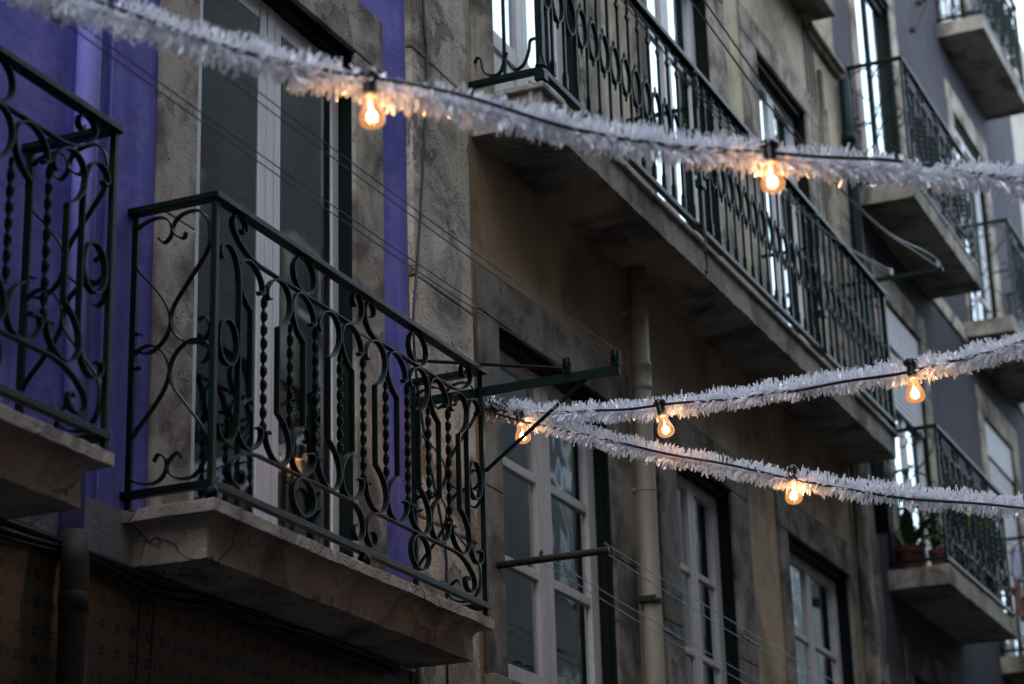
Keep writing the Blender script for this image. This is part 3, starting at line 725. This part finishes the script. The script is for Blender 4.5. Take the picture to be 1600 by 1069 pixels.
# ================================================================== the opposite side of the street (mirrored in the panes, closes off the light), with an unseen end block added for shade
opp = thing('opposite_house', 'dim house front across the street, seen mirrored in the window panes, plus an unseen added block that shades the left', 'house')
b = MB()
for x0, x1, hh in ((-14, 6.4, 16.5), (6.42, 17.5, 12.3), (17.52, 70, 10.9)): b.box(x0, x1, -13, -5.2, 0, hh)
b.box(-22, -16, -13, 6, 0, 8)  # unseen block added across the left street end to darken that side
b.build('facade_wall', M['opposite'], opp)
k = 0
for fl in (1.0, 4.2, 7.2):
    for i in range(26):
        x = -12.5 + i * 2.9
        b = MB(); b.box(x - .14, x + 1.24, -5.2, -5.18, fl - .1, fl + 2.05); win = b.build('window', M['stone_clean'], opp)
        b = MB(); b.box(x, x + 1.1, -5.181, -5.172, fl, fl + 1.9); b.build('pane', M['green_wood'], win)
        b = MB(); b.box(x + .52, x + .58, -5.173, -5.15, fl, fl + 1.9); b.box(x, x + .52, -5.173, -5.155, fl + 1.25, fl + 1.31); b.box(x + .58, x + 1.1, -5.173, -5.155, fl + 1.25, fl + 1.31); b.build('sash_frame', M['white_wood'], win)
# ground
b = MB(); b.add([(-400, -400, 0), (400, -400, 0), (400, 400, 0), (-400, 400, 0)], [(0, 1, 2, 3)]); tag(b.build('ground', M['asphalt']), None, None, kind='structure')
b = MB(); b.add([(-60, -5.2, .004), (80, -5.2, .004), (80, 0, .004), (-60, 0, .004)], [(0, 1, 2, 3)]); tag(b.build('street', M['asphalt']), None, None, kind='structure')

# ================================================================== light strings with tinsel
STR = {
 'A': [(3.60, -.80, 4.25), (3.89, -1.105, 4.161), (4.149, -1.374, 4.09), (4.335, -1.518, 4.07), (4.518, -1.664, 4.058), (4.757, -1.92, 4.026), (5.054, -2.193, 4.009), (5.335, -2.452, 4.022), (5.671, -2.727, 4.059), (6.013, -3.019, 4.098), (6.322, -3.247, 4.156)],
 'B': [(8.257, -.267, 4.468), (8.229, -.51, 4.394), (8.077, -.774, 4.304), (7.771, -1.277, 4.165), (7.403, -1.917, 4.042), (7.084, -2.417, 3.934), (6.823, -2.829, 3.877), (6.647, -3.06, 3.844)],
 'C': [(8.255, -.263, 4.464), (8.223, -.476, 4.37), (8.1, -.762, 4.23), (7.956, -1.09, 4.071), (7.869, -1.433, 3.934), (7.818, -1.749, 3.819), (7.799, -2.139, 3.707), (7.759, -2.606, 3.586), (7.708, -2.834, 3.526)]}
def resample(pts, step):
    C = [Vector(p) for p in crv(pts, 24)]; out = [C[0]]; acc = 0
    for a, c in zip(C, C[1:]):
        d = (c - a).length; t = step - acc
        while t <= d:
            out.append(a.lerp(c, t / d)); t += step
        acc = (acc + d) % step
    return out
CAMP = Vector((0, -4, 1.6))
def tinsel(key, label, seed, rad, dens, phase, amp, green_to=0, start=0.0):
    r = random.Random(seed); ax = resample(STR[key], .01); mb = MB()
    n = len(ax); cab = []
    for i, p in enumerate(ax):
        t = (ax[min(i + 1, n - 1)] - ax[max(i - 1, 0)]).normalized()
        sd = t.cross(Vector((0, 0, 1))).normalized(); up = sd.cross(t).normalized()
        s = i * .01
        # the cable lies on the street side of the tinsel and dips in and out of it
        if sd.x > 0: sd = -sd
        ph = phase + .55 * math.sin(s * 3.1 + seed) + .3 * math.sin(s * 7.7 + seed * 2)
        of = amp * (.75 + .45 * math.sin(s * 5.3 + seed * 1.7))
        dirc = (sd * math.cos(ph) + up * math.sin(ph)); 
        cab.append((p + dirc * of, dirc, of))
        if s < start: continue
        dens_l = dens * (1 + .12 * math.sin(s * 37 + seed))
        cnt = int(dens_l * .01) + (r.random() < (dens_l * .01) % 1)
        wob = .004 * math.sin(s * 23 + seed)
        for _ in range(cnt):
            th = r.choice((1, 1, -1, -1, 0, 2)) * math.pi / 2 + r.gauss(0, .55)
            d = sd * math.cos(th) + up * math.sin(th)
            tilt = r.gauss(.15 * math.sin(s * 41), .34)
            ln = rad * (r.choice((r.uniform(.7, .95), r.uniform(.85, 1.06), r.uniform(.88, 1.03), r.uniform(.9, 1.08), r.uniform(.9, 1.06), r.uniform(.9, 1.22))) + .10 * math.sin(s * 29 + th * 2 + seed) + .09 * math.sin(s * 113 + th) + .08 * math.sin(s * 71 + seed))
            if d.dot(dirc) > .80 and of > amp * .7: ln *= .55
            dd = (d + t * tilt).normalized()
            wdir = (dd.cross(t).normalized() * math.sin(r.uniform(-1.2, 1.2)) + t * .9).normalized()
            w = r.choice((.0018, .0022, .0027, .0033)); b0 = p + up * wob + t * r.uniform(-.005, .005)
            bend = Vector((r.gauss(0, .12), r.gauss(0, .12), r.gauss(-.10, .10)))
            m1 = b0 + dd * ln * .55; e = m1 + (dd + bend).normalized() * ln * .45
            tw = (wdir + Vector((r.gauss(0, .35), r.gauss(0, .35), r.gauss(0, .35)))).normalized()
            mb.add([b0 - wdir * w * .7, b0 + wdir * w * .7, m1 + wdir * w, m1 - wdir * w, e + tw * w, e - tw * w], [(0, 1, 2, 3), (3, 2, 4, 5)], 1 if s < green_to and r.random() < .55 else 0)
    mb.tube([tuple(p) for p in ax[int(start / .01)::6]], .004, 5)
    tag(mb.build('tinsel_garland', [M['tinsel'], M['tinsel_green']]), label, 'garland', 'white tinsel garlands')
    return ax, cab
GPROF = [(.0165, 0), (.0172, -.010), (.019, -.020), (.0235, -.032), (.0285, -.044), (.0318, -.055), (.0322, -.063), (.0295, -.073), (.022, -.080), (.011, -.0838), (.0005, -.0845)]
SPROF = [(.001, .060), (.014, .058), (.0195, .052), (.0205, .040), (.0165, .036), (.0165, .008), (.0175, .006), (.0175, .0), (.001, .0)]
def light_string(key, label, bulbs, cab, tilt=(0, 0)):
    root = thing('light_string', label, 'string lights', (0, 0, 0), 'festoon light strings'); tl = random.Random(ord(key))
    mb = MB(); mb.tube([tuple(c[0]) for c in cab[::3]], .0054, 6); mb.build('cable', M['cable'], root, smooth=True)
    for bi, (target, drop) in enumerate(bulbs):
        i = min(range(len(cab)), key=lambda j: (cab[j][0] - Vector(target)).length)
        p = cab[i][0]
        base = Vector((p.x, p.y, p.z - drop))          # bottom of the socket
        s = MB(); s.lathe(SPROF, 0, 0, 0, 16); tt = (cab[min(i + 4, len(cab) - 1)][0] - cab[max(i - 4, 0)][0]).normalized()
        s.tube([tuple(-tt * .024 + Vector((0, 0, .044))), tuple(tt * .024 + Vector((0, 0, .044)))], .0115, 10)
        so = s.build('lamp_socket', M['socket'], root, tuple(base), smooth=False, bevel=.001)
        g = MB(); g.lathe([(r_ * 1.02, z * 1.02 - .010) for r_, z in GPROF], 0, 0, 0, 28)
        bo = g.build('light_bulb', M['bulb'], root, tuple(base), smooth=True)
        s = MB(); s.lathe([(.0135, .0), (.0135, -.004), (.0142, -.006), (.0135, -.008), (.0160, -.0105), (.001, -.011)], 0, 0, 0, 16); s.build('screw_base', M['brass'], bo, smooth=True)
        f = MB()
        f.lathe([(.0005, .024), (.0025, .020), (.004, .012), (.010, .0085), (.0128, 0), (.010, -.0085), (.0005, -.0125)], 0, 0, -.066, 10)
        f.build('filament', M['filament'], bo, smooth=True)
        rot = (R(tl.uniform(-12, 12)), R(tl.uniform(-12, 12)), R(tl.uniform(0, 360))); so.rotation_euler = (rot[0], rot[1], 0); bo.rotation_euler = (rot[0], rot[1], 0)
    return root
axA, cabA = tinsel('A', 'thick blurred white tinsel garland crossing the top of the view, nearest of the three', 11, .052, 1800, .35, .026)
axB, cabB = tinsel('B', 'white tinsel garland rising to the right from the railing corner, middle of the three', 5, .046, 1850, -.25, .026, green_to=.16)
axC, cabC = tinsel('C', 'white tinsel garland sloping down to the right from the railing corner, lowest of the three', 23, .046, 1850, -.15, .026, green_to=.16)
light_string('A', 'string with two large blurred glowing bulbs in the topmost garland', [((4.518, -1.664, 4.058), .041), ((5.335, -2.452, 4.022), .020)], cabA)
light_string('B', 'string with two glowing bulbs in the middle garland rising to the right', [((7.771, -1.277, 4.165), .036), ((7.084, -2.417, 3.934), .014)], cabB)
light_string('C', 'string with two glowing bulbs in the lowest garland, one behind the clothesline bracket', [((8.223, -.476, 4.37), .006), ((7.818, -1.749, 3.819), .003)], cabC)

# ================================================================== clothesline brackets and lines
br = thing('clothesline_bracket', 'green iron clothesline bracket with two pulleys at the corner of the purple house balcony', 'bracket', (8.112, 0, 4.47))
b = MB(); b.box(-.006, .006, -.96, 0, -.018, .022); b.build('arm', M['iron_green'], br, bevel=.001)
b = MB(); b.tube([(0.010, -.81, -.01), (.0, -.345, -.345)], .0085, 6); b.build('brace', M['iron_green'], br)
b = MB(); b.tube([(-.03, .0, .19), (-.004, -.735, .040)], .008, 6); b.build('stay', M['iron_green'], br)
for y in (-.73, -.945):
    b = MB(); b.box(-.012, -.007, y - .018, y + .018, .02, .085); b.box(.007, .012, y - .018, y + .018, .02, .085)
    b.lathe([(.001, -.006), (.02, -.006), (.014, 0), (.02, .006), (.001, .006)], 0, y, .06, 12); b.lathe([(.001, .018), (.012, .026), (.019, .045), (.020, .066), (.014, .088), (.001, .098)], 0, y, 0, 12)
    b.build('pulley', M['iron'], br)
def line(name, label, strands, rad, mat, group='clotheslines'):
    b = MB()
    for pts in strands: b.tube(crv(pts, 8), rad, 5)
    return tag(b.build(name, M[mat]), label, 'clothesline', group)
def sag(x0, x1, y, za, zb, s, n=7):
    return [(x0 + (x1 - x0) * i / n, y, za + (zb - za) * i / n - s * 4 * (i / n) * (1 - i / n)) for i in range(n + 1)]
line('clothesline', 'pair of thin dark lines to the outer pulley of the green bracket', [sag(8.11, 2.6, -.945, 4.565, 4.56, .07), sag(8.11, 2.6, -.945, 4.530, 4.52, .065)], .0022, 'wire')
line('clothesline', 'pair of thin dark lines to the inner pulley of the green bracket', [sag(8.11, 2.6, -.73, 4.545, 4.54, .06), sag(8.11, 2.6, -.73, 4.512, 4.505, .055)], .0022, 'wire')
b = MB(); b.tube(crv([(4.44, -.73, 4.470), (4.47, -.735, 4.466), (4.50, -.73, 4.47), (4.49, -.725, 4.455), (4.46, -.73, 4.462)], 4), .010, 6)
tag(b.build('line_knot', M['wire']), 'dark knot tied in the thin lines in front of the purple wall', 'knot')

tb = thing('clothesline_bracket', 'dull steel tube sticking out beside the first beige window, with four lines', 'bracket', (8.95, 0, 3.935))
b = MB(); b.tube([(0, -.016, 0), (0, -.30, .002), (0, -.555, .004)], .017, 12); b.build('tube', M['tube'], tb, smooth=True)
for y in (-.23, -.54):
    b = MB(); b.tube([(.0, y, .014), (-.006, y, .03), (.004, y, .042), (.014, y, .034)], .006, 6); b.lathe([(.012, -.01), (.019, 0), (.012, .01)], 0, y, .0, 10); b.build('hook', M['tube'], tb)
line('clothesline', 'pair of pale lines running right from the tip of the steel tube', [sag(8.955, 16.4, -.545, 3.968, 3.95, .04), sag(8.955, 16.4, -.545, 3.925, 3.89, .06)], .0024, 'steel_wire')
line('clothesline', 'pair of pale lines running right from halfway along the steel tube', [sag(8.955, 16.4, -.23, 3.965, 3.90, .06), sag(8.955, 16.4, -.23, 3.925, 3.85, .07)], .0024, 'steel_wire')
for (x, y, z) in ((10.95, -.545, 3.875), (10.62, -.23, 3.885)):
    b = MB(); b.tube(crv([(x - .10, y, z + .012), (x - .03, y, z + .012), (x, y - .008, z + .004), (x + .05, y + .006, z + .012), (x + .16, y, z + .004)], 4), .0065, 5)
    tag(b.build('line_knot', M['wire']), 'dark knot on a pale line, ' + ('nearer the second beige window' if y < -.3 else 'lower of the two, against the window frame'), 'knot')

rb = thing('clothesline_bracket', 'dark bracket with a line loop at the right end of the long balcony', 'bracket', (15.42, 0, 7.43))
b = MB(); b.box(-.014, .014, -.82, 0, -.015, .015); b.build('arm', M['iron'], rb)
for y in (-.43, -.79):
    b = MB(); b.box(-.02, .02, y - .012, y + .012, .015, .07); b.build('pulley', M['steel_wire'], rb, bevel=.004)
line('clothesline', 'pair of pale sagging lines to the tip of the dark bracket over the long balcony', [[(9.0, -.8, 7.06), (9.9, -.8, 7.03), (11.12, -.8, 6.98), (12.46, -.8, 7.02), (13.3, -.8, 7.09), (14.05, -.8, 7.20), (15.0, -.8, 7.42), (15.42, -.8, 7.49)],
     [(9.0, -.8, 7.20), (10.2, -.8, 7.13), (11.82, -.8, 7.03), (12.7, -.8, 7.03), (13.73, -.8, 7.13), (14.64, -.8, 7.30), (15.42, -.8, 7.44)]], .0055, 'steel_wire')
line('clothesline', 'pair of pale lines close along the handrail of the long balcony', [[(9.3, -.43, 7.17), (10.72, -.43, 7.13), (11.5, -.43, 7.10), (12.77, -.43, 7.11), (13.8, -.43, 7.18), (14.8, -.43, 7.36), (15.42, -.43, 7.49)],
     [(9.3, -.43, 7.12), (10.72, -.43, 7.08), (12.0, -.43, 7.06), (13.0, -.43, 7.09), (14.2, -.43, 7.24), (15.42, -.43, 7.45)]], .0045, 'steel_wire')

# twine hanging off the long balcony
b = MB(); b.tube(crv([(11.02, -.402, 6.30), (11.03, -.415, 6.22), (11.0, -.42, 6.12), (11.02, -.418, 6.02), (10.98, -.42, 5.93)], 5), .006, 5)
for z in (6.1, 5.98): b.lathe([(.002, -.02), (.012, 0), (.002, .02)], 11.0, -.42, z, 7)
tag(b.build('hanging_twine', M['tube']), 'frayed twine dangling from the bottom rail of the long balcony', 'twine')
# cables on the walls
b = MB()
r3 = random.Random(5)
for i in range(7):
    zz = 3.318 - .008 * i; yy = -.02 - .006 * (i % 4)
    pts = [(x, yy + r3.uniform(-.008, .006), zz + r3.uniform(-.014, .014) - (.035 if x > 5.9 and x < 6.4 and i % 3 == 0 else 0)) for x in [2 + .37 * k for k in range(17)]]
    b.tube(crv(pts, 4), r3.choice((.005, .007, .011)), 6)
tag(b.build('cable_bundle', M['cable']), 'bundle of black cables sagging along the top of the dark tiled wall', 'cables')
b = MB(); b.tube(crv([(8.23, -.04, 13), (8.20, -.042, 8), (8.218, -.04, 6.45), (8.245, -.04, 6.13), (8.17, -.042, 5.5), (8.115, -.04, 5.1), (8.06, -.045, 4.8), (8.10, -.045, 4.5), (8.20, -.042, 4.24), (8.34, -.042, 3.9), (8.345, -.042, 3.6), (8.33, -.04, 2.6)], 6), .0065, 6)
tag(b.build('wall_cable', M['cable']), 'single black cable hanging down the rough stone between purple and beige houses', 'cable')
b = MB()
for x, z0 in ((6.05, 3.28), (6.13, 3.27)):
    b.tube(crv([(x + .05, -.02, 3.30), (x + .005, -.022, z0 - .03), (x, -.012, 3.0), (x - .015, -.012, 2.4), (x, -.012, 0)], 5), .0045, 6)
tag(b.build('tile_cables', M['cable']), 'thin dark cables running down the tiled wall beside the pipe', 'cables')

# ================================================================== pots, plants and cloths on the right-hand balconies
def leaf(mb, base, d, ln, w, droop, n=6, mi=0):
    d = Vector(d).normalized(); side = d.cross(Vector((0, 0, 1)))
    side = side.normalized() if side.length > .01 else Vector((1, 0, 0))
    p = Vector(base); vs = []; fs = []
    for i in range(n + 1):
        t = i / n; ww = w * math.sin(math.pi * min(1, .12 + t * .9)) ** .8 if i < n else .001
        vs += [p - side * ww + Vector((0, 0, ww * .35)), p, p + side * ww + Vector((0, 0, ww * .35))]
        d = (d + Vector((0, 0, -droop / n))).normalized(); p = p + d * ln / n
    for i in range(n):
        for k in (0, 1): fs.append((i * 3 + k, i * 3 + k + 1, i * 3 + 4 + k, i * 3 + 3 + k))
    mb.add(vs, fs, mi)
def pot(label, loc, r, h, kind):
    root = thing('potted_plant', label, 'plant', loc, 'potted plants on the lower grey balcony')
    b = MB(); b.lathe([(.001, 0), (r * .72, 0), (r * .95, h * .78), (r * 1.06, h * .78), (r * 1.08, h), (r * .95, h), (r * .9, h * .88), (.001, h * .88)], 0, 0, 0, 20); b.build('pot', M['terracotta'], root)
    b = MB(); rr = random.Random(int(loc[0] * 1000 + loc[1] * 77))
    if kind == 'broad':
        for i in range(7):
            a = rr.uniform(0, 6.28); leaf(b, (0.02 * math.cos(a), .02 * math.sin(a), h * .88), (math.cos(a) * .5, math.sin(a) * .5, 1), rr.uniform(.32, .5), rr.uniform(.035, .055), 1.1)
        b.build('leaves', M['leaf_dark'], root, smooth=True)
    else:
        for st in range(9):
            a = rr.uniform(0, 6.28); q = Vector((.03 * math.cos(a), .03 * math.sin(a), h * .88)); dd = Vector((math.cos(a) * .3, math.sin(a) * .3, 1)).normalized()
            L_ = rr.uniform(.22, .42) if kind == 'bushy' else rr.uniform(.35, .65)
            b.tube([tuple(q), tuple(q + dd * L_ * .5), tuple(q + dd * L_)], .0035, 5)
            for j in range(12):
                t = .2 + .8 * j / 12; an = rr.uniform(0, 6.28)
                leaf(b, q + dd * L_ * t, (math.cos(an), math.sin(an), rr.uniform(-.1, .6)), rr.uniform(.05, .10), rr.uniform(.012, .022), .8, 4)
        b.build('leaves', M['leaf_dark'] if kind == 'bushy' else M['leaf'], root, smooth=True)
    return root
pot('dark red pot with broad drooping leaves, left on the lower grey balcony', (16.62, -.10, 5.42), .115, .23, 'broad')
pot('small red pot with fine dark leaves behind the corner post', (16.62, -.335, 5.42), .085, .18, 'bushy')
pot('tall bright green plant at the wall end of the lower grey balcony', (16.85, -.07, 5.42), .10, .22, 'tall')
pot('leafy green plant in the middle behind the lower grey railing', (17.6, -.30, 5.42), .09, .18, 'tall')
pot('leafy green plant at the far end behind the lower grey railing', (18.3, -.30, 5.42), .09, .18, 'bushy')
b = MB(); leaf(b, (17.25, -.46, 6.02), (.4, -.25, .35), .26, .035, 2.2, 8); leaf(b, (17.25, -.46, 6.0), (-.5, -.1, .3), .22, .025, 1.5, 8)
b.tube([(17.25, -.40, 5.55), (17.25, -.44, 5.8), (17.25, -.46, 6.02)], .006, 5)
tag(b.build('leafy_shoot', M['leaf_lime'], smooth=True), 'lime green leaf poking out over the lower grey railing', 'plant')
b = MB()
for i in range(9): leaf(b, (16.55 + .05 * (i % 3), -.10 - .03 * (i % 4), 6.26), (math.cos(i * 1.1), math.sin(i * 1.1), .35), .22, .018, 1.0, 6)
b.tube([(16.58, -.13, 6.26), (16.6, -.1, 6.05), (16.62, -.07, 5.75)], .006, 5)
tag(b.build('fern_shoot', M['leaf'], smooth=True), 'feathery green shoot high behind the lower grey railing, by the wall', 'plant')
def cloth(label, x0, x1, y, z0, z1, mat, seed):
    r = random.Random(seed); n, m = 16, 10; vs = []
    for j in range(m + 1):
        for i in range(n + 1):
            u, t = i / n, j / m
            vs.append((x0 + (x1 - x0) * u, y + .02 * math.sin(u * 13 + seed) * (.3 + t) + .01 * math.sin(u * 29), z1 - (z1 - z0) * t - .02 * math.sin(u * 7 + seed) * t))
    k = len(vs); vs += [(a, b_ + .004, c) for a, b_, c in vs]; fs = []
    for j in range(m):
        for i in range(n):
            a = j * (n + 1) + i; q = (a, a + 1, a + n + 2, a + n + 1); fs += [q, tuple(k + e for e in q[::-1])]
    b = MB(); b.add(vs, fs); tag(b.build('hanging_cloth', M[mat], smooth=True), label, 'cloth', 'cloths hung behind the far railing')
cloth('pale blue white cloth hung behind the far lower right railing', 20.31, 20.63, -.20, 6.17, 6.43, 'cloth_white', 1)
cloth('dusty pink cloth hung below the pale one behind the far railing', 20.34, 20.62, -.19, 5.80, 6.16, 'cloth_pink', 2)
cloth('dark mauve cloth at the right edge behind the far railing', 20.66, 21.4, -.22, 5.6, 6.46, 'cloth_mauve', 3)

# ================================================================== world, sun, camera
w = bpy.data.worlds.new('World'); S.world = w; w.use_nodes = True
nt = w.node_tree; nt.nodes.clear()
SUN_EL, SUN_AZ = R(44), (-.99, -.09)      # veiled sun up the street, behind the camera's left
sky = nt.nodes.new('ShaderNodeTexSky'); sky.sky_type = 'NISHITA'; sky.sun_disc = False
sky.sun_elevation = SUN_EL; sky.sun_rotation = math.atan2(SUN_AZ[0], SUN_AZ[1])
sky.air_density = 1.0; sky.dust_density = 2.5; sky.ozone_density = 1.0
hs = nt.nodes.new('ShaderNodeHueSaturation'); hs.inputs['Saturation'].default_value = .42
bg = nt.nodes.new('ShaderNodeBackground'); bg.inputs['Strength'].default_value = .12
wo = nt.nodes.new('ShaderNodeOutputWorld')
# a thin, even evening cloud veil over the clear sky
tcw = nt.nodes.new('ShaderNodeTexCoord'); cn = nt.nodes.new('ShaderNodeTexNoise'); cn.inputs['Scale'].default_value = 2.2; cn.inputs['Detail'].default_value = 5
nt.links.new(tcw.outputs['Generated'], cn.inputs['Vector'])
cr = nt.nodes.new('ShaderNodeValToRGB'); cr.color_ramp.elements[0].position = .3; cr.color_ramp.elements[1].position = .7
cr.color_ramp.elements[0].color = (7.4, 9.1, 11.4, 1); cr.color_ramp.elements[1].color = (9.8, 11.6, 13.6, 1)
nt.links.new(cn.outputs['Fac'], cr.inputs['Fac'])
cm = nt.nodes.new('ShaderNodeMixRGB'); cm.inputs['Fac'].default_value = .80
nt.links.new(sky.outputs[0], hs.inputs['Color']); nt.links.new(hs.outputs[0], cm.inputs['Color1']); nt.links.new(cr.outputs['Color'], cm.inputs['Color2'])
nt.links.new(cm.outputs['Color'], bg.inputs['Color']); nt.links.new(bg.outputs[0], wo.inputs['Surface'])
sl = bpy.data.lights.new('sun', 'SUN'); sl.energy = .9; sl.angle = R(45); sl.color = (1, .96, .92)
so = bpy.data.objects.new('sun', sl); COL.objects.link(so)
h = math.hypot(*SUN_AZ); sv = Vector((SUN_AZ[0] / h * math.cos(SUN_EL), SUN_AZ[1] / h * math.cos(SUN_EL), math.sin(SUN_EL)))
so.rotation_euler = sv.to_track_quat('Z', 'Y').to_euler()

F_PX = 3460.5; YAW, PIT, ROL = R(66.5528), R(19.1546), R(-1.68324)
d = Vector((math.sin(YAW) * math.cos(PIT), math.cos(YAW) * math.cos(PIT), math.sin(PIT)))
r = Vector((math.cos(YAW), -math.sin(YAW), 0)); u = r.cross(d)
c_, s_ = math.cos(ROL), math.sin(ROL); r2 = r * c_ + u * s_; u2 = u * c_ - r * s_
cam = bpy.data.cameras.new('camera'); co = bpy.data.objects.new('camera', cam); COL.objects.link(co)
co.matrix_world = Matrix(((r2.x, u2.x, -d.x, 0), (r2.y, u2.y, -d.y, -4.0), (r2.z, u2.z, -d.z, 1.6), (0, 0, 0, 1)))
cam.sensor_width = 36; cam.lens = F_PX / 1600 * 36; cam.clip_end = 1000; cam.clip_start = .05
cam.dof.use_dof = True; cam.dof.focus_distance = 8.9; cam.dof.aperture_fstop = 2.7
S.camera = co
S.view_settings.view_transform = 'Standard'; S.view_settings.look = 'None'; S.view_settings.gamma = 1
S.view_settings.exposure = 1.15
S.cycles.use_denoising = True
S.cycles.sample_clamp_indirect = 4
S.cycles.transparent_max_bounces = 16
S.cycles.max_bounces = 14; S.cycles.diffuse_bounces = 6; S.cycles.transmission_bounces = 10
